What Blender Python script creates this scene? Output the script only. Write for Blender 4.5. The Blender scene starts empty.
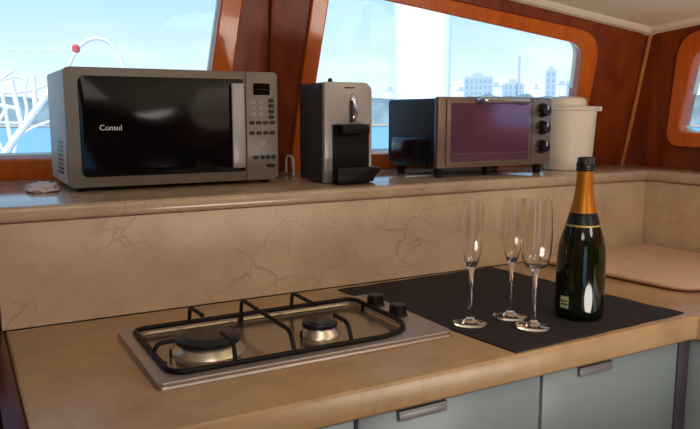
import bpy, bmesh, math, random
from mathutils import Vector, Matrix, noise
random.seed(4)
PI = math.pi
scene = bpy.context.scene
COL = scene.collection
Z0 = 0.90          # worktop height above the floor; everything is written relative to the worktop

# ------------------------------------------------------------------ materials
def srgb(r, g, b):
    def c(v):
        v /= 255.0
        return v / 12.92 if v <= 0.04045 else ((v + 0.055) / 1.055) ** 2.4
    return (c(r), c(g), c(b), 1)

def mat(name, col, rough=0.5, metal=0.0, coat=0.0, spec=0.5, trans=0.0, ior=1.45, bump=0.0, bscale=80, var=0.0, vscale=6, emit=None, es=0):
    m = bpy.data.materials.new(name); m.use_nodes = True
    nt = m.node_tree; b = nt.nodes['Principled BSDF']
    b.inputs['Base Color'].default_value = col
    b.inputs['Roughness'].default_value = rough
    b.inputs['Metallic'].default_value = metal
    b.inputs['Coat Weight'].default_value = coat
    b.inputs['Coat Roughness'].default_value = 0.05
    b.inputs['Specular IOR Level'].default_value = spec
    b.inputs['Transmission Weight'].default_value = trans
    b.inputs['IOR'].default_value = ior
    if emit:
        b.inputs['Emission Color'].default_value = emit; b.inputs['Emission Strength'].default_value = es
    tc = nt.nodes.new('ShaderNodeTexCoord')
    if var:
        n = nt.nodes.new('ShaderNodeTexNoise'); n.inputs['Scale'].default_value = vscale; n.inputs['Detail'].default_value = 6
        nt.links.new(tc.outputs['Object'], n.inputs['Vector'])
        r = nt.nodes.new('ShaderNodeValToRGB')
        r.color_ramp.elements[0].position = 0.3; r.color_ramp.elements[1].position = 0.7
        r.color_ramp.elements[0].color = tuple(c * (1 - var) for c in col[:3]) + (1,)
        r.color_ramp.elements[1].color = tuple(min(1, c * (1 + var)) for c in col[:3]) + (1,)
        nt.links.new(n.outputs['Fac'], r.inputs['Fac']); nt.links.new(r.outputs['Color'], b.inputs['Base Color'])
    if bump:
        n2 = nt.nodes.new('ShaderNodeTexNoise'); n2.inputs['Scale'].default_value = bscale; n2.inputs['Detail'].default_value = 4
        nt.links.new(tc.outputs['Object'], n2.inputs['Vector'])
        bp = nt.nodes.new('ShaderNodeBump'); bp.inputs['Strength'].default_value = bump; bp.inputs['Distance'].default_value = 0.002
        nt.links.new(n2.outputs['Fac'], bp.inputs['Height']); nt.links.new(bp.outputs['Normal'], b.inputs['Normal'])
    return m

def marble(name, c0, c1, vein, rough, vstr=0.6):
    m = mat(name, c0, rough); nt = m.node_tree; b = nt.nodes['Principled BSDF']; N = nt.nodes; Lk = nt.links
    tc = N.new('ShaderNodeTexCoord')
    n = N.new('ShaderNodeTexNoise'); n.inputs['Scale'].default_value = 7; n.inputs['Detail'].default_value = 8; n.inputs['Roughness'].default_value = .62
    Lk.new(tc.outputs['Object'], n.inputs['Vector'])
    r = N.new('ShaderNodeValToRGB'); r.color_ramp.elements[0].position = .32; r.color_ramp.elements[1].position = .68
    r.color_ramp.elements[0].color = c1; r.color_ramp.elements[1].color = c0
    Lk.new(n.outputs['Fac'], r.inputs['Fac'])
    # distorted crack veins
    nd = N.new('ShaderNodeTexNoise'); nd.inputs['Scale'].default_value = 7; nd.inputs['Detail'].default_value = 7
    Lk.new(tc.outputs['Object'], nd.inputs['Vector'])
    mx = N.new('ShaderNodeVectorMath'); mx.operation = 'MULTIPLY_ADD'
    Lk.new(nd.outputs['Color'], mx.inputs[0]); mx.inputs[1].default_value = (.15, .15, .15); Lk.new(tc.outputs['Object'], mx.inputs[2])
    v = N.new('ShaderNodeTexVoronoi'); v.feature = 'DISTANCE_TO_EDGE'; v.inputs['Scale'].default_value = 10
    Lk.new(mx.outputs[0], v.inputs['Vector'])
    vr = N.new('ShaderNodeValToRGB'); vr.color_ramp.elements[0].position = 0.0; vr.color_ramp.elements[0].color = (1, 1, 1, 1)
    vr.color_ramp.elements[1].position = 0.026; vr.color_ramp.elements[1].color = (0, 0, 0, 1)
    Lk.new(v.outputs['Distance'], vr.inputs['Fac'])
    ms = N.new('ShaderNodeTexNoise'); ms.inputs['Scale'].default_value = 5.5; ms.inputs['Detail'].default_value = 2
    Lk.new(tc.outputs['Object'], ms.inputs['Vector'])
    mr = N.new('ShaderNodeMapRange'); mr.inputs['From Min'].default_value = .42; mr.inputs['From Max'].default_value = .66
    mr.inputs['To Max'].default_value = vstr
    Lk.new(ms.outputs['Fac'], mr.inputs['Value'])
    mm = N.new('ShaderNodeMath'); mm.operation = 'MULTIPLY'
    Lk.new(vr.outputs['Color'], mm.inputs[0]); Lk.new(mr.outputs[0], mm.inputs[1])
    mix = N.new('ShaderNodeMix'); mix.data_type = 'RGBA'
    Lk.new(mm.outputs[0], mix.inputs['Factor']); Lk.new(r.outputs['Color'], mix.inputs['A']); mix.inputs['B'].default_value = vein
    Lk.new(mix.outputs['Result'], b.inputs['Base Color'])
    return m

def wood(name, dark, light, rough=0.35, scale=(22, 22, 1.6), coat=0.0):
    m = mat(name, dark, rough, coat=coat); nt = m.node_tree; b = nt.nodes['Principled BSDF']; N = nt.nodes; Lk = nt.links
    tc = N.new('ShaderNodeTexCoord'); mp = N.new('ShaderNodeMapping'); mp.inputs['Scale'].default_value = scale
    Lk.new(tc.outputs['Object'], mp.inputs['Vector'])
    n = N.new('ShaderNodeTexNoise'); n.inputs['Scale'].default_value = 1.0; n.inputs['Detail'].default_value = 7; n.inputs['Distortion'].default_value = .6
    Lk.new(mp.outputs[0], n.inputs['Vector'])
    r = N.new('ShaderNodeValToRGB'); r.color_ramp.elements[0].position = .3; r.color_ramp.elements[1].position = .72
    r.color_ramp.elements[0].color = dark; r.color_ramp.elements[1].color = light
    Lk.new(n.outputs['Fac'], r.inputs['Fac']); Lk.new(r.outputs['Color'], b.inputs['Base Color'])
    return m

M = {}
M['worktop'] = marble('worktop_marble', srgb(184, 152, 112), srgb(158, 126, 90), srgb(112, 82, 58), .30, .24)
M['splash'] = marble('splash_marble', srgb(222, 198, 168), srgb(198, 170, 140), srgb(120, 84, 58), .32, .4)
M['ledge'] = marble('ledge_marble', srgb(200, 176, 150), srgb(176, 148, 120), srgb(110, 80, 56), .12, .3)
M['wood'] = wood('dark_mahogany', srgb(112, 42, 10), srgb(160, 72, 20), .38)
M['frame'] = wood('orange_varnished_wood', srgb(208, 90, 14), srgb(232, 120, 30), .28, coat=.3)
M['dwood'] = wood('dark_red_panel', srgb(54, 12, 8), srgb(84, 22, 12), .35)
M['trimwood'] = mat('pale_wood_bead', srgb(205, 125, 62), .4)
M['cream'] = mat('cream_headliner', srgb(250, 238, 208), .7, bump=.1)
M['floorwood'] = wood('teak_floor', srgb(90, 50, 26), srgb(130, 78, 44), .4, (2, 30, 30))
M['cab'] = mat('blue_grey_lacquer', srgb(138, 152, 157), .3)
M['carc'] = mat('carcass_mauve', srgb(84, 76, 88), .6)  # mauve grey for carcass, plinth and corner filler
M['legcab'] = mat('pale_blue_lacquer', srgb(178, 196, 200), .3)
M['steel'] = mat('brushed_steel', srgb(184, 172, 168), .40, metal=.75, bump=.05)
M['pull'] = mat('aluminium_pull', srgb(140, 138, 140), .4, metal=.4)
M['pan'] = mat('burner_pan_steel', srgb(172, 158, 138), .22, metal=.9)
M['brass'] = mat('burner_body_alloy', srgb(214, 204, 184), .3, metal=.85)
M['iron'] = mat('black_enamelled_iron', srgb(8, 7, 8), .45, spec=.3)
M['cap'] = mat('burner_cap_enamel', srgb(28, 28, 34), .35)
M['mat'] = mat('black_woven_mat', srgb(36, 30, 35), .85, bump=.5, bscale=600)
M['knob'] = mat('black_plastic', srgb(14, 14, 15), .35)
M['bottle'] = mat('dark_green_bottle_glass', srgb(12, 20, 8), .06, spec=.7)
M['foil'] = mat('gold_foil', srgb(200, 126, 40), .34, metal=.7, bump=.25, bscale=120)
M['capfoil'] = mat('black_foil', srgb(12, 20, 24), .35, bump=.2)
M['goldline'] = mat('gold_print', srgb(190, 160, 90), .4, metal=.3)
M['label'] = mat('bottle_label_paper', srgb(170, 178, 130), .6)
M['mwbody'] = mat('champagne_grey_plastic', srgb(132, 124, 114), .42, metal=.25)
M['mwside'] = mat('warm_grey_case', srgb(226, 218, 204), .5, metal=.1)
M['mwglass'] = mat('black_oven_glass', srgb(8, 7, 11), .10, spec=.28)
M['mwhandle'] = mat('satin_grey_handle', srgb(170, 168, 170), .35, metal=.3)
M['panel'] = mat('control_panel_grey', srgb(136, 128, 121), .42, metal=.2)
M['btn'] = mat('dark_button', srgb(34, 30, 32), .4)
M['btnl'] = mat('pale_button', srgb(160, 152, 144), .45)
M['white'] = mat('white_print', srgb(235, 235, 235), .5)
M['disp'] = mat('display_black', srgb(10, 8, 8), .1)
M['cofside'] = mat('charcoal_case', srgb(52, 52, 56), .4)
M['cofsilver'] = mat('silver_face', srgb(186, 180, 176), .38, metal=.35)
M['cofblack'] = mat('gloss_black_recess', srgb(6, 5, 7), .45, spec=.3)
M['lever'] = mat('chrome_lever', srgb(196, 202, 214), .15, metal=.9)
M['toside'] = mat('black_case', srgb(30, 25, 30), .45)
M['tobulge'] = mat('gloss_black_case', srgb(22, 20, 26), .15)
M['toface'] = mat('bronze_grey_metal', srgb(138, 122, 114), .35, metal=.6)
M['toglass'] = mat('oven_glass_reflection', srgb(118, 84, 112), .12, metal=.5, spec=.8)  # purple base colour stands in for a reflection in the door glass
M['wire'] = mat('oven_rack_wire', srgb(150, 130, 140), .3, metal=.8)
M['plastic'] = mat('milky_white_plastic', srgb(250, 236, 216), .4)
M['cloth'] = mat('white_cloth', srgb(230, 222, 220), .8)
M['board'] = mat('beige_pink_cover', srgb(214, 178, 150), .4, var=.06)
M['boardshade'] = mat('cover_edge_shade', srgb(110, 62, 42), .5)  # dark brown stands in for the shadow below the board's edge
M['glass'] = mat('clear_crystal', (1, 1, 1, 1), 0.0, trans=1.0, ior=1.45)
M['mast'] = mat('white_painted_mast', srgb(250, 250, 250), .4)
M['rail'] = mat('white_rail', srgb(235, 232, 238), .35)
M['red'] = mat('red_plastic', srgb(205, 90, 95), .5)
M['deck'] = mat('white_gelcoat', srgb(225, 225, 225), .5)
M['sea'] = mat('blue_sea', srgb(136, 188, 220), .35, bump=.3, bscale=.5, spec=.25)
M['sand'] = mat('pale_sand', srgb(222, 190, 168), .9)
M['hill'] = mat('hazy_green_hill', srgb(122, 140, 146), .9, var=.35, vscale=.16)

def window_glass():
    m = bpy.data.materials.new('window_pane_glass'); m.use_nodes = True
    nt = m.node_tree; nt.nodes.clear()
    o = nt.nodes.new('ShaderNodeOutputMaterial'); t = nt.nodes.new('ShaderNodeBsdfTransparent'); g = nt.nodes.new('ShaderNodeBsdfGlossy')
    g.inputs['Roughness'].default_value = 0.02; t.inputs['Color'].default_value = (.97, .99, 1, 1)
    f = nt.nodes.new('ShaderNodeFresnel'); f.inputs['IOR'].default_value = 1.12
    mx = nt.nodes.new('ShaderNodeMixShader')
    nt.links.new(f.outputs[0], mx.inputs[0]); nt.links.new(t.outputs[0], mx.inputs[1]); nt.links.new(g.outputs[0], mx.inputs[2])
    nt.links.new(mx.outputs[0], o.inputs['Surface'])
    return m
M['pane'] = window_glass()

def facade(name, c0, c1):
    m = mat(name, c0, .8); nt = m.node_tree; b = nt.nodes['Principled BSDF']
    tc = nt.nodes.new('ShaderNodeTexCoord'); br = nt.nodes.new('ShaderNodeTexBrick')
    mp = nt.nodes.new('ShaderNodeMapping'); mp.inputs['Rotation'].default_value = (PI / 2, 0, 0)
    br.offset = 0; br.inputs['Scale'].default_value = 1.0
    br.inputs['Brick Width'].default_value = 1.8; br.inputs['Row Height'].default_value = 2.4; br.inputs['Mortar Size'].default_value = .5
    br.inputs['Color1'].default_value = c1; br.inputs['Color2'].default_value = c1; br.inputs['Mortar'].default_value = c0
    nt.links.new(tc.outputs['Object'], mp.inputs['Vector']); nt.links.new(mp.outputs[0], br.inputs['Vector'])
    nt.links.new(br.outputs['Color'], b.inputs['Base Color'])
    return m
M['bld1'] = facade('hazed_blue_facade', srgb(152, 174, 196), srgb(128, 152, 178))  # distance haze is mixed into the facade colours
M['bld2'] = facade('hazed_white_facade', srgb(222, 230, 236), srgb(192, 208, 222))
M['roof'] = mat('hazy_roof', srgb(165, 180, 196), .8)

# ------------------------------------------------------------------ mesh builder
class MB:
    def __init__(s): s.bm = bmesh.new()
    def box(s, x0, x1, y0, y1, z0, z1, bev=0, seg=2, taper=None):
        t = bmesh.new(); bmesh.ops.create_cube(t, size=1)
        for v in t.verts:
            v.co = Vector(((x0 + x1) / 2 + v.co.x * (x1 - x0), (y0 + y1) / 2 + v.co.y * (y1 - y0), (z0 + z1) / 2 + v.co.z * (z1 - z0)))
        if bev: bmesh.ops.bevel(t, geom=t.edges[:], offset=bev, segments=seg, affect='EDGES', profile=.5)
        s.join(t); return s
    def join(s, t):
        me = bpy.data.meshes.new('t'); t.to_mesh(me); t.free(); s.bm.from_mesh(me); bpy.data.meshes.remove(me)
    def lathe(s, c, prof, seg=40, axis='Z', caps=True):
        rings = []
        for r, h in prof:
            ring = []
            if r < 1e-6:
                ring = [s.bm.verts.new(s._ax(c, 0, 0, h, axis))]
            else:
                for k in range(seg):
                    a = 2 * PI * k / seg
                    ring.append(s.bm.verts.new(s._ax(c, r * math.cos(a), r * math.sin(a), h, axis)))
            rings.append(ring)
        for a, b in zip(rings, rings[1:]):
            if len(a) == 1 and len(b) == 1: continue
            for k in range(seg):
                k2 = (k + 1) % seg
                if len(a) == 1: s.bm.faces.new((a[0], b[k2], b[k]))
                elif len(b) == 1: s.bm.faces.new((a[k], a[k2], b[0]))
                else: s.bm.faces.new((a[k], a[k2], b[k2], b[k]))
        if caps:
            if len(rings[0]) > 1: s.bm.faces.new(rings[0][::-1])
            if len(rings[-1]) > 1: s.bm.faces.new(rings[-1])
        return s
    def _ax(s, c, a, b, h, axis):
        if axis == 'Z': return Vector((c[0] + a, c[1] + b, c[2] + h))
        if axis == 'Y': return Vector((c[0] + a, c[1] + h, c[2] + b))
        return Vector((c[0] + h, c[1] + a, c[2] + b))
    def tube(s, pts, r, seg=10, closed=False, radii=None):
        P = [Vector(p) for p in pts]; n = len(P); rings = []
        T = []
        for i in range(n):
            a = P[(i - 1) % n] if (closed or i > 0) else P[i]; b = P[(i + 1) % n] if (closed or i < n - 1) else P[i]
            T.append((b - a).normalized())
        up = Vector((0, 0, 1)) if abs(T[0].z) < .9 else Vector((1, 0, 0))
        N = (up - T[0] * up.dot(T[0])).normalized()
        for i in range(n):
            N = (N - T[i] * N.dot(T[i])).normalized(); Bv = T[i].cross(N)
            rr = radii[i] if radii else r
            rings.append([s.bm.verts.new(P[i] + (N * math.cos(2 * PI * k / seg) + Bv * math.sin(2 * PI * k / seg)) * rr) for k in range(seg)])
        m = n if closed else n - 1
        for i in range(m):
            a = rings[i]; b = rings[(i + 1) % n]
            for k in range(seg): s.bm.faces.new((a[k], a[(k + 1) % seg], b[(k + 1) % seg], b[k]))
        if not closed: s.bm.faces.new(rings[0][::-1]); s.bm.faces.new(rings[-1])
        return s
    def prism(s, poly, z0, z1, bev=0, seg=2, mtx=None, topbev=False):
        t = bmesh.new()
        a = [t.verts.new((p[0], p[1], z0)) for p in poly]; b = [t.verts.new((p[0], p[1], z1)) for p in poly]
        t.faces.new(a[::-1]); top = t.faces.new(b)
        n = len(poly)
        for i in range(n): t.faces.new((a[i], a[(i + 1) % n], b[(i + 1) % n], b[i]))
        bmesh.ops.recalc_face_normals(t, faces=t.faces[:])
        if bev:
            if topbev: ed = list(top.edges)
            else: ed = [e for e in t.edges if abs(e.verts[0].co.z - e.verts[1].co.z) < 1e-6]
            bmesh.ops.bevel(t, geom=ed, offset=bev, segments=seg, affect='EDGES', profile=.5)
        if mtx: t.transform(mtx)
        s.join(t); return s
    def build(s, name, m, parent=None, smooth=True, angle=40):
        bmesh.ops.recalc_face_normals(s.bm, faces=s.bm.faces[:])
        off = world_of(parent) if parent else Vector((0, 0, 0))
        for v in s.bm.verts: v.co -= off
        me = bpy.data.meshes.new(name); s.bm.to_mesh(me); s.bm.free()
        me.materials.append(m if not isinstance(m, str) else M[m])
        if smooth:
            for p in me.polygons: p.use_smooth = True
            me.set_sharp_from_angle(angle=math.radians(angle))
        o = bpy.data.objects.new(name, me); COL.objects.link(o)
        if parent: o.parent = parent
        return o

def world_of(o):
    v = Vector((0, 0, 0))
    while o: v += o.location; o = o.parent
    return v

def recentre(o):
    """move a top-level mesh's origin to the foot of its own geometry"""
    vs = [v.co for v in o.data.vertices]
    c = Vector((sum(v.x for v in vs) / len(vs), sum(v.y for v in vs) / len(vs), min(v.z for v in vs)))
    o.data.transform(Matrix.Translation(-c)); o.location = o.location + c
    return o

def thing(name, label, cat, loc=(0, 0, 0), group=None):
    o = bpy.data.objects.new(name, None); o.empty_display_size = .05; COL.objects.link(o); o.location = loc
    return tag(o, label, cat, group)
def tag(o, label, cat, group=None):
    o['label'] = label; o['category'] = cat
    if group: o['group'] = group
    return o
def struct(o): o['kind'] = 'structure'; return o

def rrect(x0, x1, y0, y1, r, seg=6):
    rs = r if isinstance(r, (list, tuple)) else [r] * 4
    out = []
    for (cx, cy, a0, rr) in ((x1, y1, 0, rs[0]), (x0, y1, 90, rs[1]), (x0, y0, 180, rs[2]), (x1, y0, 270, rs[3])):
        sx = -1 if cx == x1 else 1; sy = -1 if cy == y1 else 1
        for k in range(seg + 1):
            a = math.radians(a0 + 90 * k / seg)
            out.append((cx + sx * rr + rr * math.cos(a), cy + sy * rr + rr * math.sin(a)))
    return out

def rpoly(pts, rad, seg=6):
    """round the corners of a polygon"""
    out = []; n = len(pts)
    rs = rad if isinstance(rad, (list, tuple)) else [rad] * n
    for i in range(n):
        p = Vector(pts[i]).to_2d(); a = (Vector(pts[i - 1]).to_2d() - p); b = (Vector(pts[(i + 1) % n]).to_2d() - p)
        r = rs[i]
        if r <= 0: out.append((p.x, p.y)); continue
        p0 = p + a.normalized() * r; p1 = p + b.normalized() * r
        for k in range(seg + 1):
            t = k / seg; q = p0 * (1 - t) ** 2 + p * 2 * t * (1 - t) + p1 * t * t
            out.append((q.x, q.y))
    return out

def fillet3(pts, r, seg=5):
    out = [Vector(pts[0])]
    for i in range(1, len(pts) - 1):
        p = Vector(pts[i]); a = Vector(pts[i - 1]) - p; b = Vector(pts[i + 1]) - p
        rr = min(r, a.length * .49, b.length * .49)
        p0 = p + a.normalized() * rr; p1 = p + b.normalized() * rr
        for k in range(seg + 1):
            t = k / seg; out.append(p0 * (1 - t) ** 2 + p * 2 * t * (1 - t) + p1 * t * t)
    out.append(Vector(pts[-1])); return out

def curve_mesh(name, loops, depth, mtx, m, parent=None, bevel=0.0):
    """flat shape with holes (first loop outer) given thickness, placed by mtx"""
    cu = bpy.data.curves.new(name, 'CURVE'); cu.dimensions = '2D'; cu.fill_mode = 'BOTH'; cu.extrude = depth / 2; cu.bevel_depth = bevel
    cu.bevel_resolution = 2
    for lp in loops:
        sp = cu.splines.new('POLY'); sp.points.add(len(lp) - 1); sp.use_cyclic_u = True
        for i, p in enumerate(lp): sp.points[i].co = (p[0], p[1], 0, 1)
    tmp = bpy.data.objects.new('tmp', cu); COL.objects.link(tmp)
    dg = bpy.context.evaluated_depsgraph_get(); dg.update()
    me = bpy.data.meshes.new_from_object(tmp.evaluated_get(dg)); bpy.data.objects.remove(tmp); bpy.data.curves.remove(cu)
    me.transform(mtx)
    if parent: me.transform(Matrix.Translation(-world_of(parent)))
    me.name = name; me.materials.clear(); me.materials.append(M[m])
    o = bpy.data.objects.new(name, me); COL.objects.link(o)
    if parent: o.parent = parent
    return o

def text_mesh(name, body, size, mtx, m, parent, extrude=.0004):
    cu = bpy.data.curves.new(name, 'FONT'); cu.body = body; cu.size = size; cu.extrude = extrude; cu.align_x = 'CENTER'; cu.align_y = 'CENTER'
    cu.offset = 0
    tmp = bpy.data.objects.new('tmp', cu); COL.objects.link(tmp)
    dg = bpy.context.evaluated_depsgraph_get(); dg.update()
    me = bpy.data.meshes.new_from_object(tmp.evaluated_get(dg)); bpy.data.objects.remove(tmp); bpy.data.curves.remove(cu)
    me.transform(mtx); me.transform(Matrix.Translation(-world_of(parent)))
    me.name = name; me.materials.clear(); me.materials.append(M[m])
    o = bpy.data.objects.new(name, me); COL.objects.link(o); o.parent = parent
    return o

# ------------------------------------------------------------------ wall planes (leaning inward)
class Plane:
    def __init__(s, O, A, T):
        s.O = Vector(O); s.u = (Vector(A) - s.O).normalized(); w = Vector(T) - s.O
        s.n = s.u.cross(w).normalized(); s.v = s.n.cross(s.u)
    def mtx(s, off=0):
        return Matrix(((s.u.x, s.v.x, s.n.x, s.O.x + s.n.x * off), (s.u.y, s.v.y, s.n.y, s.O.y + s.n.y * off), (s.u.z, s.v.z, s.n.z, s.O.z + s.n.z * off), (0, 0, 0, 1)))
    def at(s, u, v, off=0): return s.O + s.u * u + s.v * v + s.n * off
PB = (1.93, 1.62, .228); PM = (.8, 1.93, .228); PT = (1.884, 1.50, .64); PL_ = (.05, 2.0, .228)
F1 = Plane(PL_, PM, (.05, 1.888, .64)); F2 = Plane(PM, PB, PT); RW = Plane(PB, (1.925, 1.31, .228), PT)
def ceil_z(x, y): return .645 - .19 * (x - 1.872) - .07 * (y - 1.502)
def ceil_v(pl, u):
    lo, hi = 0, 1.6
    for _ in range(40):
        m = (lo + hi) / 2; p = pl.at(u, m)
        if p.z < ceil_z(p.x, p.y): lo = m
        else: hi = m
    return lo
XL = -1.5
TH = .03
# --- left window facet
U1 = (PM[0] - PL_[0]) / F1.u.x
w1_in = rpoly([(-.62, .053), (.552, .053), (.612, .60), (-.62, .60)], [.03, .05, .05, .03])
w1_out = rpoly([(-.66, .004), (.60, .004), (.662, .64), (-.66, .64)], [.01, .04, .08, .01])
w2_in = rpoly([(.100, .046), (.968, .046), (.938, .393), (.150, .526)], [.03, .045, .05, .04], 8)
w2_out = rpoly([(.066, .004), (1.00, .004), (.985, .420), (.115, .562)], [.02, .06, .075, .05], 8)
def facade_wall(name, pl, u0, u1, holes):
    cor = [(u0, -.02), (u1, -.02), (u1, ceil_v(pl, u1) + .02), (u0, ceil_v(pl, u0) + .02)]
    o = curve_mesh(name, [cor] + holes, TH, pl.mtx(-TH / 2), 'wood'); return struct(o)
def mid(a, b, t=.5): return [((1 - t) * p[0] + t * q[0], (1 - t) * p[1] + t * q[1]) for p, q in zip(a, b)]
facade_wall('wall_front_left', F1, -1.56, U1, [mid(w1_in, w1_out)])
facade_wall('wall_front_right', F2, 0, (Vector(PB) - Vector(PM)).length, [mid(w2_in, w2_out)])
w3_in = rpoly([(.220, .108), (.96, .108), (.96, .36), (.285, .36)], [.035, .05, .05, .05], 8)
w3_out = rpoly([(.182, .072), (1.0, .072), (1.0, .40), (.238, .40)], [.05, .07, .07, .075], 8)
facade_wall('wall_right', RW, 0, 3.85, [mid(w3_in, w3_out)])
# window surrounds and panes
for i, (pl, a, b) in enumerate(((F1, w1_in, w1_out), (F2, w2_in, w2_out), (RW, w3_in, w3_out))):
    fr = curve_mesh('window_%d' % (i + 1), [b, a], .045, pl.mtx(-.012), 'frame', bevel=.004); struct(fr)
    pane = curve_mesh('pane', [mid(a, b, .3)], .004, pl.mtx(-.018), 'pane', fr)
    # pale inner gasket that catches the daylight
    gk = curve_mesh('gasket', [mid(a, b, .12), mid(a, b, -.10)], .02, pl.mtx(-.028), 'cream', fr)
# corner bead between the front and right walls
tr = MB().tube([Vector(PB) + Vector((-.004, -.008, 0)), Vector(PT) + Vector((-.004, -.008, 0))], .0065).build('trim_1', 'trimwood'); struct(tr)
tr = MB().tube([F2.at(0, 0, .002), F2.at(0, ceil_v(F2, 0), .002)], .003).build('trim_2', 'wood'); struct(tr)

# ceiling
def slab_ceiling():
    cs = [(XL, -2.3), (1.98, -2.3), (1.96, 1.66), (.8, 1.95), (XL, 2.2)]
    mb = MB(); bm = mb.bm
    lo = [bm.verts.new((x, y, ceil_z(x, y))) for x, y in cs]; hi = [bm.verts.new((x, y, ceil_z(x, y) + .06)) for x, y in cs]
    bm.faces.new(lo); bm.faces.new(hi[::-1])
    for k in range(5): bm.faces.new((lo[k], lo[(k + 1) % 5], hi[(k + 1) % 5], hi[k]))
    return mb.build('ceiling', 'cream', smooth=False)
struct(slab_ceiling())
def cove(pl, u0, u1, name):
    mb = MB(); n = 2
    a = []
    prof = [(0, .0), (.0, -.012), (.012, -.012), (.026, -.004), (.03, .006), (.03, .02), (0, .02)]
    for u in (u0, u1):
        v = ceil_v(pl, u); a.append([mb.bm.verts.new(pl.at(u, v + q, p)) for p, q in prof])
    m = len(prof)
    for k in range(m): mb.bm.faces.new((a[0][k], a[0][(k + 1) % m], a[1][(k + 1) % m], a[1][k]))
    mb.bm.faces.new(a[0]); mb.bm.faces.new(a[1][::-1])
    struct(mb.build(name, 'cream', smooth=False))
cove(F1, -1.5, U1, 'trim_3'); cove(F2, 0, (Vector(PB) - Vector(PM)).length - .01, 'trim_4'); cove(RW, .01, 3.8, 'trim_5')

# floor, left and aft walls (behind the camera), aft doorway to the cockpit
struct(MB().box(XL - .05, 2.4, -2.3, 2.2, -.95, -.90).build('floor', 'floorwood', smooth=False))
struct(MB().box(XL - .05, XL, -2.3, 2.2, -.90, 1.5).build('wall_left', 'wood', smooth=False))
aft = curve_mesh('wall_back', [[(XL, -.9), (1.98, -.9), (1.98, .9), (XL, 1.52)], [(-1.25, -.82), (-1.25, .95), (-.15, .85), (-.15, -.82)]], .04,
                 Matrix(((1, 0, 0, 0), (0, 0, -1, -2.25), (0, 1, 0, 0), (0, 0, 0, 1))), 'wood'); struct(aft)
# lower right hull side below the ledge
struct(MB().box(1.96, 2.0, -2.25, 1.62, -.90, .24).build('wall_lower_right', 'dwood', smooth=False))
struct(MB().box(XL, 1.90, 1.427, 1.45, -.90, .196).build('wall_lower_left', 'dwood', smooth=False))

# ------------------------------------------------------------------ marble: worktop, upstand, ledge
WX0, WX1, WY0, WY1 = .058, 1.7845, .85, 1.4045
IX = 1.254
poly = [(WX0, WY0), (IX - .012, WY0), (IX - .003, WY0 - .003), (IX, WY0 - .012), (IX, .15), (WX1, .15), (WX1, WY1), (WX0, WY1)]
wt = MB().prism(poly, -.048, 0, .006, 3).build('worktop', 'worktop')
tag(wt, 'long beige marble worktop with a light brown veined top and rounded front edge', 'worktop')
us = MB().box(WX0 - .004, WX1 + .02, 1.405, 1.425, 0.0, .197, .001, 1).build('upstand', 'splash')
tag(us, 'veined cream marble upstand rising behind the hob and glasses', 'upstand')
us2 = MB().box(1.785, 1.805, .15, 1.404, 0.0, .197, .001, 1).build('upstand', 'splash')
tag(us2, 'short marble upstand on the right side above the beige cover board', 'upstand')
lp = [(XL + .002, 1.394), (1.774, 1.394), (1.774, .15), (1.918, .15), (1.915, 1.60), (.795, 1.915), (.05, 1.985), (XL + .002, 2.12)]
lg = MB().prism(lp, .198, .228, .010, 4).build('ledge', 'ledge')
tag(lg, 'polished marble ledge running under the windows and carrying the appliances', 'ledge')

# ------------------------------------------------------------------ cabinets
def cabinet(x0, x1, label, hx=None):
    t = thing('kitchen_cabinet', label, 'cabinet', ((x0 + x1) / 2, 1.1, -.90), 'grey blue cabinets under the worktop')
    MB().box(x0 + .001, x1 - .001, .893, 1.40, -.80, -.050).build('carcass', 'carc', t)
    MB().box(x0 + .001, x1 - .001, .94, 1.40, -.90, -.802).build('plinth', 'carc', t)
    d = MB().box(x0 + .0035, x1 - .0035, .870, .890, -.79, -.056, .002).build('door', 'cab', t)
    if hx:
        a, b = hx
        h = MB().box(a, b, .863, .8695, -.0735, -.0605, .0015)
        h.box(a, b, .8635, .885, -.0605, -.0575)
        h.build('door_handle', 'pull', d)
    return t
cabinet(.060, .495, 'left grey-blue cabinet below the front of the gas hob', (.20, .29))
cabinet(.495, .866, 'grey-blue cabinet between the hob and the glasses, with a wide tab handle', (.567, .658))
cabinet(.866, 1.232, 'grey-blue cabinet under the black mat, with a small tab handle near its middle', (.952, 1.036))
# side panel that ends the run, with dark red wood face
t = MB().box(.030, .056, .872, 1.40, -.90, .004, .002).build('end_panel', 'dwood'); recentre(t)
tag(t, 'dark red wooden end panel at the left end of the worktop', 'panel')
t = MB().box(.0565, .0600, .852, 1.30, -.05, -.012).build('edge_strip', 'pull')
# joined to the end panel as its metal strip
t.parent = bpy.data.objects['end_panel']; t.data.transform(Matrix.Translation(-bpy.data.objects['end_panel'].location))
# cabinets of the short leg, facing left
def leg_cabinet(y0, y1, label):
    t = thing('kitchen_cabinet', label, 'cabinet', (1.5, (y0 + y1) / 2, -.90), 'pale cabinets under the right return of the worktop')
    MB().box(1.294, 1.78, y0 + .001, y1 - .001, -.80, -.050).build('carcass', 'carc', t)
    MB().box(1.33, 1.78, y0 + .001, y1 - .001, -.90, -.802).build('plinth', 'carc', t)
    MB().box(1.272, 1.291, y0 + .003, y1 - .003, -.79, -.056, .002).build('door', 'legcab', t)
leg_cabinet(.50, .885, 'pale blue cabinet around the inner corner, right of the mat')
leg_cabinet(.155, .50, 'pale blue cabinet nearest the camera on the right return')
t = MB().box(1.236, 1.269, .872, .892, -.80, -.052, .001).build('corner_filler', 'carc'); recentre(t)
t.data.materials[0] = M['carc']; tag(t, 'narrow dark mauve filler strip in the cabinet corner', 'filler strip')

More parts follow.
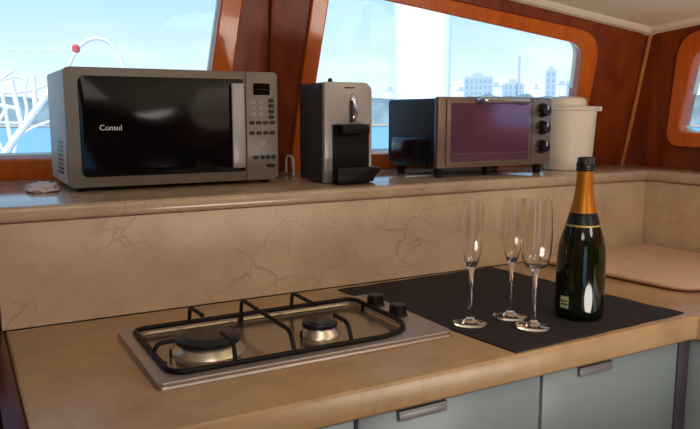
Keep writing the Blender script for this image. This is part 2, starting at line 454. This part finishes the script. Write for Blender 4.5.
# ------------------------------------------------------------------ gas hob
HX0, HX1, HY0, HY1 = .234, .755, .982, 1.275
hob = thing('gas_hob', 'two burner steel gas hob with black wire grate set in the marble worktop', 'hob', (.495, 1.13, .0005))
outer = rrect(HX0, HX1, HY0, HY1, .012)
inner = rrect(.256, .700, 1.004, 1.254, [.03, .03, .03, .06], 8)
rim = curve_mesh('rim', [outer, inner], .003, Matrix.Translation((0, 0, .0075)), 'steel', hob, bevel=.002)
# sloping skirt around the rim
sk = MB()
a = [sk.bm.verts.new((x, y, .0010)) for x, y in rrect(HX0 - .003, HX1 + .003, HY0 - .003, HY1 + .003, .013)]
b = [sk.bm.verts.new((x, y, .0075)) for x, y in outer]
for k in range(len(a)): sk.bm.faces.new((a[k], a[(k + 1) % len(a)], b[(k + 1) % len(a)], b[k]))
sk.build('skirt', 'steel', hob)
pn = MB()
a = [pn.bm.verts.new((x, y, .0085)) for x, y in inner]
b = [pn.bm.verts.new((x * .985 + .478 * .015, y * .97 + 1.129 * .03, .0022)) for x, y in inner]
for k in range(len(a)): pn.bm.faces.new((a[k], a[(k + 1) % len(a)], b[(k + 1) % len(a)], b[k]))
pn.bm.faces.new(b); pn.build('pan', 'pan', hob)
def burner(cx, cy, r, label=None):
    bo = MB().lathe((cx, cy, .0025), [(r * 1.16, 0), (r * 1.10, .005), (r * .94, .011), (r * .88, .0155)]).build('burner', 'brass', hob)
    c = MB().lathe((cx, cy, .0180), [(r * .84, 0), (r * 1.0, .0015), (r * 1.0, .0075), (r * .95, .0100), (r * .78, .0110), (r * .74, .0132), (r * .2, .0138), (0, .0138)])
    c.build('burner_cap', 'cap', bo)
    ig = MB().tube([(cx - r * 1.22, cy - r * .2, .003), (cx - r * 1.22, cy - r * .2, .016)], .0022).build('igniter', 'iron', bo)
burner(.350, 1.118, .054); burner(.550, 1.100, .032)
gr = MB().tube([(x, y, .0145) for x, y in rrect(.256, .702, 1.002, 1.250, [.022, .022, .03, .085], 8)], .0046, closed=True).build('grate', 'iron', hob)
def bar(pts, name='grate_bar', r=.0038): return MB().tube(fillet3(pts, .014), r, 8).build(name, 'iron', gr)
zt = .0455
bar([(.357, 1.249, .0145), (.357, 1.243, zt), (.360, 1.178, zt - .001)])
bar([(.357, 1.003, .0145), (.357, 1.012, zt), (.357, 1.066, zt - .001)])
bar([(.457, 1.249, .0145), (.457, 1.243, zt), (.457, 1.02, zt), (.457, 1.003, .0145)])
bar([(.562, 1.249, .0145), (.562, 1.243, zt), (.564, 1.145, zt - .001)])
bar([(.562, 1.003, .0145), (.562, 1.018, zt), (.562, 1.066, zt - .001)])
bar([(.256, 1.105, .0130), (.262, 1.105, .030), (.292, 1.107, .030)])
for x, y in ((.262, 1.06), (.262, 1.20), (.697, 1.20), (.457, 1.008), (.457, 1.246)):
    MB().tube([(x, y, .0030), (x, y, .0145)], .004, 8).build('grate_foot', 'iron', gr)
for x, y in ((.724, 1.195), (.724, 1.112)):
    k = MB().lathe((x, y, .0095), [(.0195, 0), (.0195, .003), (.0172, .005), (.0165, .021), (.014, .0235), (0, .0235)])
    k.build('control_knob', 'knob', hob)

# ------------------------------------------------------------------ black mat
def make_mat():
    mb = MB(); nx, ny = 40, 44
    cA, cB, cC, cD = Vector((.792, .856)), Vector((1.243, .872)), Vector((1.190, 1.386)), Vector((.733, 1.372))
    g = {}
    for i in range(nx + 1):
        for j in range(ny + 1):
            s, t = i / nx, j / ny
            p = cA * (1 - s) * (1 - t) + cB * s * (1 - t) + cC * s * t + cD * (1 - s) * t
            e = .0022 * math.sin(t * 31) * (1 if i == nx else 0) + .0012 * math.sin(s * 27) * (1 if j in (0, ny) else 0)
            p = Vector((p.x + (e if i == nx else 0), p.y + (e if j in (0, ny) else 0)))
            z = .0032 + .0006 * noise.noise(Vector((p.x * 14, p.y * 14, 0)))
            g[i, j] = mb.bm.verts.new((p.x, p.y, z))
    lo = {}
    for k, v in g.items():
        lo[k] = mb.bm.verts.new((v.co.x, v.co.y, .0006))
    for i in range(nx):
        for j in range(ny):
            mb.bm.faces.new((g[i, j], g[i + 1, j], g[i + 1, j + 1], g[i, j + 1]))
            mb.bm.faces.new((lo[i, j], lo[i, j + 1], lo[i + 1, j + 1], lo[i + 1, j]))
    for i in range(nx):
        for j in (0, ny): mb.bm.faces.new((g[i, j], lo[i, j], lo[i + 1, j], g[i + 1, j]))
    for j in range(ny):
        for i in (0, nx): mb.bm.faces.new((g[i, j], g[i, j + 1], lo[i, j + 1], lo[i, j]))
    o = mb.build('place_mat', 'mat', angle=60); recentre(o)
    tag(o, 'large black rectangular mat on the worktop under the bottle and glasses', 'mat')
make_mat()
MZ = .0042

# ------------------------------------------------------------------ champagne flutes
pA = [(.0040, .03), (.0034, .06), (.0036, .085), (.0050, .100), (.0085, .110), (.0125, .118), (.0170, .135), (.0196, .158), (.0202, .180), (.0196, .205), (.0186, .2305)]
pC = [(.0040, .03), (.0036, .06), (.0044, .085), (.0062, .098), (.0070, .108), (.0160, .113), (.0230, .122), (.0270, .140), (.0282, .165), (.0276, .195), (.0258, .220), (.0245, .237)]
def simple_flute(x, y, prof, label):
    o = None
    foot = [(0, .0), (.0325, .0), (.0335, .0012), (.0325, .0024), (.020, .0042), (.0085, .0085), (.0048, .016)]
    w = .0012
    inner_ = [(max(r - w, .001), h) for r, h in prof if h > (.1095 if prof is pA else .1125)][::-1]
    base_h = inner_[-1][1] - .0012
    mb = MB().lathe((x, y, MZ), foot + prof + inner_ + [(0, base_h)], 44, caps=False)
    o = mb.build('champagne_flute', 'glass', angle=70)
    o.data.transform(Matrix.Translation((-x, -y, -MZ))); o.location = (x, y, MZ)
    return tag(o, label, 'glass', 'champagne flutes on the black mat')
f1 = simple_flute(.825, 1.018, pA, 'narrow empty champagne flute standing alone nearest the hob')
simple_flute(.920, 1.015, pA, 'narrow empty champagne flute partly behind the wider flute')
simple_flute(.913, .944, pC, 'wider empty flute standing closest to the champagne bottle')

# ------------------------------------------------------------------ champagne bottle
bx, by = 1.044, .958
bt = thing('champagne_bottle', 'dark green champagne bottle with gold foil neck and black cap on the mat', 'bottle', (bx, by, MZ))
MB().lathe((bx, by, MZ), [(0, .004), (.030, .0), (.042, .0005), (.0450, .004), (.0458, .012), (.0458, .100), (.0450, .122), (.0425, .142), (.0375, .162), (.0305, .182), (.0255, .197), (.0190, .225), (.0145, .26), (.0140, .285), (0, .285)], 56).build('glass_body', 'bottle', bt, angle=60)
MB().lathe((bx, by, MZ), [(.0262, .1985), (.0252, .2035), (.0200, .2255), (.0166, .2480), (.0150, .2700), (.0148, .2850), (.0, .2855)], 48, caps=False).build('gold_foil', 'foil', bt, angle=60)
MB().lathe((bx, by, MZ), [(.0322, .1790), (.0300, .1870), (.0266, .1985), (.0258, .2035), (.0, .2037)], 48, caps=False).build('neck_band', 'capfoil', bt, angle=60)
MB().lathe((bx, by, MZ), [(.0322, .1778), (.0330, .1790), (.0326, .1812), (.0310, .1814)], 48, caps=False).build('gold_ring', 'goldline', bt, angle=60)
MB().lathe((bx, by, MZ), [(.0150, .2820), (.0170, .2830), (.0180, .2870), (.0160, .2890), (.0172, .2915), (.0172, .2960), (.0155, .2990), (.0155, .3060), (.0130, .3085), (0, .3092)], 40, caps=False).build('cap', 'capfoil', bt, angle=50)
# small paper label curved on the body, at the lower left as seen from the hob
def label_patch(a0, a1, z0, z1, r, m, name):
    mb = MB(); g = []
    for k in range(9):
        a = a0 + (a1 - a0) * k / 8
        g.append([mb.bm.verts.new((bx + rr * math.cos(a), by + rr * math.sin(a), MZ + z)) for rr, z in ((r, z0), (r, z1), (r - .0006, z1), (r - .0006, z0))])
    for p, q in zip(g, g[1:]):
        for k in range(4): mb.bm.faces.new((p[k], p[(k + 1) % 4], q[(k + 1) % 4], q[k]))
    mb.bm.faces.new(g[0]); mb.bm.faces.new(g[-1][::-1])
    mb.build(name, m, bt)
va = math.atan2(-by, -bx)          # direction of the seat in front of the bottle
label_patch(va - .84, va - .44, .022, .045, .0463, 'label', 'paper_label')
label_patch(va - .80, va - .46, .0285, .0310, .0466, 'bottle', 'label_print')
label_patch(va - .80, va - .46, .0350, .0370, .0466, 'bottle', 'label_print')

# ------------------------------------------------------------------ cover board on the right
cb = thing('cover_board', 'pale pinkish beige board with rounded corners on the worktop at the far right', 'board', (1.56, 1.17, .0008))
bp = rpoly([(1.385, .965), (1.765, .960), (1.765, 1.372), (1.335, 1.372)], [.06, .05, .05, .05], 8)
MB().prism(bp, .0008, .005).build('shade_base', 'boardshade', cb)  # inset dark layer drawn as the shade beneath the top
bp2 = rpoly([(1.383, .961), (1.768, .956), (1.768, 1.376), (1.332, 1.376)], [.06, .05, .05, .05], 8)
MB().prism(bp2, .0052, .0150, .004, 3).build('top', 'board', cb)

# ------------------------------------------------------------------ microwave
mw = thing('microwave', 'large grey microwave oven with a wide black glass door at the left on the ledge', 'microwave', (.448, 1.72, .2285))
def fr(x0, x1, z0, z1, y, d, m, name, par, r=.01, bev=.0):
    """rounded panel standing in the x-z plane, front face at y"""
    mt = Matrix(((1, 0, 0, 0), (0, 0, 1, y), (0, 1, 0, 0), (0, 0, 0, 1)))
    mb = MB().prism(rrect(x0, x1, z0, z1, r, 5), 0, d, bev, 2, mt)
    return mb.build(name, m, par)
MB().box(.2085, .680, 1.605, 1.884, .239, .488, .006, 3).build('case', 'mwside', mw)
fr(.207, .603, .237, .4905, 1.585, .020, 'mwbody', 'door', mw, [.002, .012, .012, .002], .002)
door = bpy.data.objects['door'] if False else [o for o in mw.children if o.name.startswith('door')][0]
fr(.234, .5985, .259, .4725, 1.5835, .003, 'mwglass', 'door_glass', door, [.002, .014, .014, .002], .001)
fr(.567, .597, .268, .463, 1.576, .008, 'mwhandle', 'door_handle', door, .003, .002)
FM = lambda x, y, z: Matrix(((1, 0, 0, x), (0, 0, -1, y), (0, 1, 0, z), (0, 0, 0, 1)))
text_mesh('brand_lettering', 'Consul', .0165, FM(.2965, 1.5829, .3635), 'white', door)
fr(.6045, .684, .237, .4905, 1.585, .020, 'panel', 'control_panel', mw, [.012, .002, .002, .014], .002)
cp = [o for o in mw.children if o.name.startswith('control_panel')][0]
fr(.6225, .6640, .4370, .4640, 1.5835, .003, 'disp', 'display', cp, .003)
text_mesh('display_digits', '- - : - -', .008, FM(.643, 1.5832, .4500), 'btnl', cp)
def btn(x, z, w, h, m='btn'): fr(x - w / 2, x + w / 2, z - h / 2, z + h / 2, 1.5835, .0025, m, 'button', cp, h * .3)
for i in range(4): btn(.667, .4240 - i * .0128, .0135, .0092)
for z in (.4200, .4060, .3920):
    for x in (.622, .640): btn(x, z, .011, .009, 'btnl')
for i in range(4): btn(.6175 + i * .0172, .3722, .0135, .0082)
for i in range(4): btn(.6175 + i * .0172, .3480, .0135, .0082)
btn(.643, .324, .016, .012, 'btnl')
btn(.6260, .2905, .0150, .0085)
for i in range(3): btn(.6430 + i * .0140, .2905, .0115, .0100)
btn(.6640, .2700, .0220, .0085)
for x in (.235, .660):
    for y in (1.615, 1.845):
        MB().lathe((x, y, .2288), [(.010, 0), (.012, .003), (.012, .0115)], 16).build('foot', 'knob', mw)
for k in range(8):
    MB().box(.2075, .2092, 1.665, 1.745, .262 + k * .0095, .2665 + k * .0095).build('vent_slot', 'btn', mw)

# crumpled white cloth tucked beside the microwave
def crumple(name, c, sx, sy, sz, m, label, cat):
    bm = bmesh.new(); bmesh.ops.create_icosphere(bm, subdivisions=4, radius=1)
    for v in bm.verts:
        n = noise.noise(v.co * 2.3 + Vector((3, 1, 7))) * .35 + noise.noise(v.co * 6) * .14
        p = v.co * (1 + n); v.co = Vector((p.x * sx, p.y * sy, max(p.z, -.15) * sz + .16 * sz))
    mb = MB(); mb.join(bm); o = mb.build(name, m); o.location = c
    return tag(o, label, cat)
crumple('folded_cloth', (.160, 1.655, .2290), .034, .045, .016, 'cloth', 'small crumpled white cloth at the foot of the microwave, left side', 'cloth')

# ------------------------------------------------------------------ capsule coffee machine
cm = thing('coffee_machine', 'silver and charcoal capsule coffee machine between the microwave and toaster oven', 'coffee machine', (.828, 1.58, .2285))
prof = rrect(.765, .893, .2315, .4665, [.022, .006, .003, .003], 6)
mt = Matrix(((1, 0, 0, 0), (0, 0, 1, 1.5115), (0, 1, 0, 0), (0, 0, 0, 1)))
MB().prism(prof, 0, .125, .003, 2, mt).build('case', 'cofside', cm)
# silver face: strip down the left and panel above the recess
sil = [(.765, .230), (.786, .230), (.786, .3680), (.887, .3680), (.887, .232), (.894, .232)] + [(x, z) for x, z in rrect(.765, .894, .232, .4675, [.023, .006, .003, .003], 6)[:14]]
MB().prism(sil, 0, .014, .0015, 2, Matrix(((1, 0, 0, 0), (0, 0, 1, 1.497), (0, 1, 0, 0), (0, 0, 0, 1)))).build('silver_face', 'cofsilver', cm)
MB().box(.787, .886, 1.499, 1.5115, .2315, .3665).build('recess', 'cofblack', cm)
MB().box(.800, .874, 1.470, 1.500, .3450, .3665, .004).build('spout_housing', 'cofblack', cm)
# wedge shaped drip tray
tp = [(.788, 1.452), (.792, 1.446), (.880, 1.446), (.886, 1.452), (.886, 1.4985), (.788, 1.4985)]
mb = MB().prism(tp, .2310, .2650, .003)
for v in mb.bm.verts:
    if v.co.y < 1.47 and v.co.z < .25: v.co.y += .022
mb.build('drip_tray', 'cofblack', cm)
MB().prism([(.770, .2315), (.852, .2315), (.886, .2590), (.886, .2670), (.850, .2700), (.770, .2700)], 0, .030, .003, 2, Matrix(((1, 0, 0, 0), (0, 0, 1, 1.4400), (0, 1, 0, 0), (0, 0, 0, 1)))).build('tray_lip', 'cofblack', cm)
# oval chrome lever
pts = []
mb = MB()
t = bmesh.new(); bmesh.ops.create_uvsphere(t, u_segments=24, v_segments=16, radius=1)
for v in t.verts: v.co = Vector((.8425 + v.co.x * .0135 * (1 if v.co.z < 0 else .9), 1.4965 + v.co.y * .008, .4080 + v.co.z * .035))
mb.join(t); mb.build('lever', 'lever', cm)
MB().box(.832, .838, 1.4870, 1.4965, .372, .425, .002).build('lever_slot', 'cofside', cm)
MB().lathe((.800, 1.535, .4660), [(.006, 0), (.006, .006), (.0045, .011), (0, .0125)], 16).build('top_knob', 'cofside', cm)
text_mesh('brand_mark', '-----', .008, FM(.832, 1.4968, .456), 'btn', cm) if False else MB().box(.818, .846, 1.4962, 1.4972, .4530, .4560).build('badge', 'btn', cm)
cord = MB().tube(fillet3([(.786, 1.72, .2300), (.786, 1.72, .2780), (.792, 1.78, .2820), (.800, 1.80, .2330)], .02), .003).build('power_cord', 'white')
recentre(cord); tag(cord, 'short white power cord looping behind the coffee machine', 'cord')

# ------------------------------------------------------------------ toaster oven
to = thing('toaster_oven', 'bronze and black toaster oven with glass door and three knobs on the ledge', 'toaster oven', (1.268, 1.58, .2285))
MB().prism([(1.078, 1.486), (1.456, 1.486), (1.446, 1.685), (1.078, 1.712)], .2600, .4325, .008, 3).build('case', 'toside', to)
# bulged lower left side
mb = MB(); n = 14; rows = []
for j in range(n + 1):
    a = -PI / 2 + PI * j / n
    d = .016 * math.cos(a) ** .7 if abs(math.cos(a)) > 1e-6 else 0
    z = .292 + .040 * math.sin(a)
    rows.append([mb.bm.verts.new((1.080 - d, y, z)) for y in (1.52, 1.53, 1.66, 1.685)])
    rows[-1][0].co.x = 1.080 - d * .6; rows[-1][3].co.x = 1.080 - d * .6
for p, q in zip(rows, rows[1:]):
    for k in range(3): mb.bm.faces.new((p[k], p[k + 1], q[k + 1], q[k]))
mb.bm.faces.new([r[0] for r in rows]); mb.bm.faces.new([r[3] for r in rows][::-1]); mb.build('side_bulge', 'tobulge', to)
for k in range(5): MB().box(1.0790, 1.079, 1.56, 1.64, .365 + k * .009, .3685 + k * .009).build('vent_slot', 'knob', to)
fr(1.072, 1.460, .2540, .4360, 1.4700, .016, 'toface', 'front_frame', to, [.012, .006, .006, .014], .002)
dr = fr(1.097, 1.3840, .2620, .4300, 1.4655, .0045, 'toface', 'door', to, .004, .001)
fr(1.110, 1.3720, .2700, .4200, 1.4640, .0020, 'toglass', 'door_glass', dr, .003)
for z in (.2900,): MB().tube([(1.118, 1.4632, z), (1.366, 1.4632, z)], .0012, 8).build('rack_wire', 'wire', dr)
h = MB().tube(fillet3([(1.195, 1.464, .4240), (1.195, 1.438, .4280), (1.345, 1.438, .4280), (1.345, 1.464, .4240)], .008), .0085, 12)
h.build('door_handle', 'lever', dr)
fr(1.3880, 1.4560, .2600, .4310, 1.4675, .0025, 'toface', 'control_panel', to, [.010, .003, .003, .012])
tcp = [o for o in to.children if o.name.startswith('control_panel')][0]
for z in (.4020, .3550, .3030):
    k = MB().lathe((1.4220, 1.4675, z), [(.0195, 0), (.0195, -.003), (.0165, -.005), (.0150, -.020), (.0130, -.022), (0, -.022)], 28, 'Y').build('control_knob', 'knob', tcp)
    MB().box(1.4205, 1.4235, 1.4440, 1.4460, z + .002, z + .0135).build('pointer', 'white', k)
for x, y in ((1.097, 1.500), (1.440, 1.500), (1.100, 1.680), (1.428, 1.665), (1.265, 1.510)):
    MB().lathe((x, y, .2288), [(.009, 0), (.011, .002), (.0125, .0325)], 18).build('foot', 'knob', to)

# ------------------------------------------------------------------ white container
wc = thing('plastic_container', 'tall white plastic tub with a domed lid and pouring lip beside the toaster oven', 'container', (1.630, 1.545, .2285))
cx, cy = 1.600, 1.540
MB().lathe((cx, cy, .2287), [(.066, 0), (.069, .003), (.0775, .161), (.0775, .176), (.072, .179)], 48).build('body', 'plastic', wc)
rm = MB().lathe((cx, cy, .4020), [(.0775, 0), (.0830, .002), (.0840, .010), (.080, .0125), (.060, .0135)], 48)
rm.build('rim', 'plastic', wc)
MB().prism([(cx + .070, cy - .040), (cx + .086, cy - .046), (cx + .092, cy - .036), (cx + .082, cy - .008)], .400, .4145, .002).build('pouring_lip', 'plastic', wc)
MB().lathe((cx - .014, cy + .000, .4150), [(.058, 0), (.058, .014), (.054, .022), (.042, .0265), (0, .029)], 40).build('lid', 'plastic', wc)

# ------------------------------------------------------------------ outside
dk = MB().prism([(-3, 2.15), (4.6, 2.15), (4.6, 3.6), (2.9, 6.4), (-1.5, 6.4), (-3, 3.6)], -.72, -.62, .03).build('foredeck', 'deck')
tag(dk, 'white foredeck of the boat outside the windows', 'deck')
ms = MB().lathe((3.02, 4.35, -.62), [(.25, 0), (.25, .02), (.207, .05), (.207, 7.5)], 40)
ms.build('mast_pole', 'mast'); mo = bpy.data.objects['mast_pole']; recentre(mo); mo.name = 'mast'
tag(mo, 'thick bright white mast outside the right window, above the toaster oven', 'mast')
rl = thing('bow_railing', 'white tangle of bow rails seen through the left window beside the microwave', 'railing', (.36, 5.0, -.62))
def rtube(pts, r=.012, name='rail', m='rail'): return MB().tube(fillet3(pts, .05), r, 8).build(name, m, rl)
Y = 5.0
rtube([(.17, Y, -.62), (.27, Y, .10), (.27, Y, .132), (.536, Y, .491), (.60, Y, .60)], .022)
rtube([(.392, Y, .300), (.345, Y, .60)], .016)
rtube([(.05, Y, .45), (.273, Y, .445), (.386, Y, .420)], .013)
rtube([(.322, Y, .200), (.29, Y, .520)], .012)
rtube([(.476, Y, .410), (.474, Y, .634)], .015)
rtube([(.05, Y, .60), (.20, Y, .535), (.345, Y, .520), (.474, Y, .540), (.60, Y, .600)], .012)
rtube([(.05, Y, .28), (.22, Y, .34), (.392, Y, .330)], .008)
rtube([(.35, Y, -.62), (.30, Y, .0), (.36, Y, .25), (.392, Y, .320)], .010)
rtube([(.10, Y, .535), (.20, Y, .40), (.27, Y, .16)], .008)
rtube([(.536, Y, .491), (.48, Y, .57), (.38, Y, .63), (.30, Y, .60)], .008)
rtube([(.02, Y, .40), (.14, Y, .47), (.26, Y, .585), (.36, Y, .66)], .010)
rtube([(.22, Y, -.62), (.24, Y, .10), (.20, Y, .26), (.27, Y, .36), (.32, Y, .44)], .012)
rtube([(.33, Y, .215), (.44, Y, .30), (.52, Y, .33), (.62, Y, .36)], .009)
rtube([(.41, Y, .33), (.43, Y, .42), (.41, Y, .52), (.44, Y, .62)], .010)
ar = thing('pulpit_arch', 'curved metal pulpit arch with red fitting seen above the microwave', 'railing', (.88, 5.0, -.62))
MB().tube(fillet3([(.64, Y, -.62), (.64, Y, .60), (.741, Y, .80), (.80, Y, .861), (.876, Y, .888), (.957, Y, .862), (1.018, Y, .775), (1.045, Y, .66), (1.06, Y, -.62)], .05), .0125, 10).build('rail', 'rail', ar)
MB().tube([(1.055, Y, .83), (1.14, Y, .69), (1.25, Y, .30), (1.3, Y, -.62)], .008, 8).build('rail', 'rail', ar)
MB().tube([(.20, Y, .78), (.741, Y, .80)], .004, 6).build('guard_wire', 'rail', ar)
MB().lathe((.741, Y, .785), [(.018, 0), (.024, .01), (.024, .04), (.015, .05)], 16).build('fitting', 'red', ar)

SEA = .395 - 3.0
def disc(r0, r1, z, m, name, a0=0, a1=2 * PI, n=96, jit=0):
    mb = MB(); v = []
    for k in range(n + 1):
        a = a0 + (a1 - a0) * k / n
        j = jit * noise.noise(Vector((math.cos(a) * 4, math.sin(a) * 4, 0)))
        v.append((mb.bm.verts.new(((r0 + j) * math.cos(a), (r0 + j) * math.sin(a), z)), mb.bm.verts.new((r1 * math.cos(a), r1 * math.sin(a), z))))
    for p, q in zip(v, v[1:]): mb.bm.faces.new((p[0], p[1], q[1], q[0]))
    return mb.build(name, m, smooth=False)
o = disc(3.0, 1800, SEA, 'sea', 'sea'); o['kind'] = 'structure'
A0, A1 = math.radians(-40), math.radians(170)
o = disc(165, 330, SEA + .12, 'sand', 'beach', A0, A1, 160, 12); o['kind'] = 'structure'
def ridge(name, R, h0, h1, m, seed, lo=SEA):
    mb = MB(); rows = []
    n = 420
    for k in range(n + 1):
        a = A0 + (A1 - A0) * k / n
        hh = h0 + (h1 - h0) * (.5 + .5 * noise.noise(Vector((math.cos(a) * 5 + seed, math.sin(a) * 5, 0)))) + .9 * noise.noise(Vector((a * 60, seed, 0))) + .5 * noise.noise(Vector((a * 170, seed, 3)))
        c, s = math.cos(a), math.sin(a)
        rows.append([mb.bm.verts.new((c * (R + d), s * (R + d), lo + z)) for d, z in ((0, 0), (3, hh * .55), (9, hh * .9), (18, hh), (40, 0))])
    for p, q in zip(rows, rows[1:]):
        for k in range(4): mb.bm.faces.new((p[k], p[k + 1], q[k + 1], q[k]))
    o = mb.build(name, m, angle=80); o['kind'] = 'structure'; return o
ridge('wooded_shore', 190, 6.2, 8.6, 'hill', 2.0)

# city on the far shore
def building(px_az, w, h, D, m, label, notch=True, spire=False):
    a = math.radians(px_az); x, y = D * math.sin(a), D * math.cos(a)
    t = thing('building', label, 'building', (x, y, SEA), 'city buildings across the water')
    mb = MB().box(-w / 2, w / 2, -4, 4, 0, h)
    rf = MB().box(-w * .46, w * .46, -3.6, 3.6, h, h + .8)
    rf.box(-w * .2, w * .15, -2, 2, h + .8, h + 2.2)
    def put(b, name, mm):
        me = bpy.data.meshes.new(name); b.bm.normal_update(); b.bm.to_mesh(me); b.bm.free(); me.materials.append(M[mm])
        o = bpy.data.objects.new(name, me); COL.objects.link(o); o.parent = t; return o
    put(mb, 'facade', m); put(rf, 'roof', 'roof')
    if spire: put(MB().tube([(0, 0, h), (0, 0, h + spire)], .4, 6), 'antenna', 'roof')
    t.rotation_euler = (0, 0, -a)
E0 = -SEA
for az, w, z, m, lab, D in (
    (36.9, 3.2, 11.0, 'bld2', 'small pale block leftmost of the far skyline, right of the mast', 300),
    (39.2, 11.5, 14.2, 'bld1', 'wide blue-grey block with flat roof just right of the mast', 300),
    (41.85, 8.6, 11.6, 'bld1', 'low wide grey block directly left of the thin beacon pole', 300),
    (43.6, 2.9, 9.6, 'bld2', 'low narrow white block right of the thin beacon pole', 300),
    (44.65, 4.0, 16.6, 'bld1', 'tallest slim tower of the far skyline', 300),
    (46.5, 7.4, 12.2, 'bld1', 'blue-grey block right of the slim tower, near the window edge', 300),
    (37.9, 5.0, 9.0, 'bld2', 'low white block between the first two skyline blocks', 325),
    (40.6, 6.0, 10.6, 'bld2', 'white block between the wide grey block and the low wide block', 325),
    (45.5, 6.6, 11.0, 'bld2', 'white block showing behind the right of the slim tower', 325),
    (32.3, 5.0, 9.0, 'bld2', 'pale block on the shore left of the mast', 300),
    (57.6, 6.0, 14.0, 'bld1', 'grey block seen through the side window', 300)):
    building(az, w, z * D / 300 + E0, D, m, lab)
a = math.radians(42.35)
bp_ = MB().tube([(0, 0, 0), (0, 0, 22.5 + E0)], .45, 8, radii=[.6, .35]).build('beacon_pole', 'roof')
bp_.location = (299 * math.sin(a) - 6, 299 * math.cos(a) - 6, SEA); tag(bp_, 'thin tall beacon pole rising above the skyline buildings', 'pole')

# ------------------------------------------------------------------ lift everything onto the floor datum
for o in list(COL.objects):
    if o.parent is None: o.location.z += Z0

# ------------------------------------------------------------------ sky
w = bpy.data.worlds.new('World'); scene.world = w; w.use_nodes = True
nt = w.node_tree; bg = nt.nodes['Background']
tc = nt.nodes.new('ShaderNodeTexCoord'); sx = nt.nodes.new('ShaderNodeSeparateXYZ'); nt.links.new(tc.outputs['Generated'], sx.inputs[0])
rp = nt.nodes.new('ShaderNodeValToRGB'); nt.links.new(sx.outputs['Z'], rp.inputs['Fac'])
e = rp.color_ramp.elements; e[0].position = 0.0; e[0].color = srgb(232, 243, 250)
e[1].position = .9; e[1].color = srgb(92, 168, 225)
for p, c in ((.03, srgb(226, 246, 250)), (.10, srgb(196, 228, 248)), (.20, srgb(158, 208, 243)), (.45, srgb(122, 186, 232))):
    q = e.new(p); q.color = c
# soft low clouds
mp = nt.nodes.new('ShaderNodeMapping'); mp.inputs['Scale'].default_value = (3, 3, 9); nt.links.new(tc.outputs['Generated'], mp.inputs[0])
cn = nt.nodes.new('ShaderNodeTexNoise'); cn.inputs['Scale'].default_value = 2.2; cn.inputs['Detail'].default_value = 6; nt.links.new(mp.outputs[0], cn.inputs['Vector'])
cr = nt.nodes.new('ShaderNodeMapRange'); cr.inputs['From Min'].default_value = .5; cr.inputs['From Max'].default_value = .68; nt.links.new(cn.outputs['Fac'], cr.inputs['Value'])
hz = nt.nodes.new('ShaderNodeMapRange'); hz.inputs['From Min'].default_value = .13; hz.inputs['From Max'].default_value = .02; nt.links.new(sx.outputs['Z'], hz.inputs['Value'])
ml = nt.nodes.new('ShaderNodeMath'); ml.operation = 'MULTIPLY'; nt.links.new(cr.outputs[0], ml.inputs[0]); nt.links.new(hz.outputs[0], ml.inputs[1])
mc = nt.nodes.new('ShaderNodeMix'); mc.data_type = 'RGBA'; nt.links.new(ml.outputs[0], mc.inputs['Factor']); nt.links.new(rp.outputs[0], mc.inputs['A']); mc.inputs['B'].default_value = srgb(250, 240, 244)
nt.links.new(mc.outputs['Result'], bg.inputs['Color']); bg.inputs['Strength'].default_value = 1.25

def lamp(kind, name, loc, energy, color=(1, 1, 1), size=.5, rot=(0, 0, 0)):
    l = bpy.data.lights.new(name, kind); l.energy = energy; l.color = color
    if kind == 'POINT': l.shadow_soft_size = .25
    if kind == 'AREA': l.size = size; l.shape = 'DISK'
    if kind == 'SUN': l.angle = .01
    o = bpy.data.objects.new(name, l); COL.objects.link(o); o.location = (loc[0], loc[1], loc[2] + Z0); o.rotation_euler = rot
    return o
sun = lamp('SUN', 'sun', (0, 0, 10), 4.5, (1, .96, .90))
sun.rotation_euler = Vector((-.5, -.62, .6)).to_track_quat('Z', 'Y').to_euler()
lamp('AREA', 'cabin_fill_light', (.35, .05, 1.00), 4.8, (1, .93, .85), .9)  # added overhead fill for the interior; no fixture is seen
lamp('AREA', 'cabin_fill_light', (-.8, -1.0, 1.25), 12, (1, .93, .85), .8)  # second added fill, out of view towards the aft left
lamp('AREA', 'cabin_fill_light', (1.3, -.7, .85), 6, (1, .90, .80), .5)  # third added fill, out of view on the right
lamp('POINT', 'cabin_side_light', (1.42, .45, .66), 3.0, (1, .84, .64))
lamp('AREA', 'ceiling_fill_light', (.95, .05, -.20), 13, (1, .93, .82), .6, (PI, 0, 0))  # unseen lamp added to brighten the headliner from below

# ------------------------------------------------------------------ camera
cam = bpy.data.cameras.new('camera'); co = bpy.data.objects.new('camera', cam); COL.objects.link(co)
co.location = (0, 0, .395 + Z0)
f = 710.0; pitch = math.atan(101.5 / f); yaw = math.radians(29.1)
co.rotation_euler = (PI / 2 - pitch, 0, -yaw)
cam.sensor_width = 36; cam.lens = 36 * f / 700; cam.clip_start = .02; cam.clip_end = 5000
scene.camera = co
scene.view_settings.view_transform = 'Standard'
scene.view_settings.look = 'None'
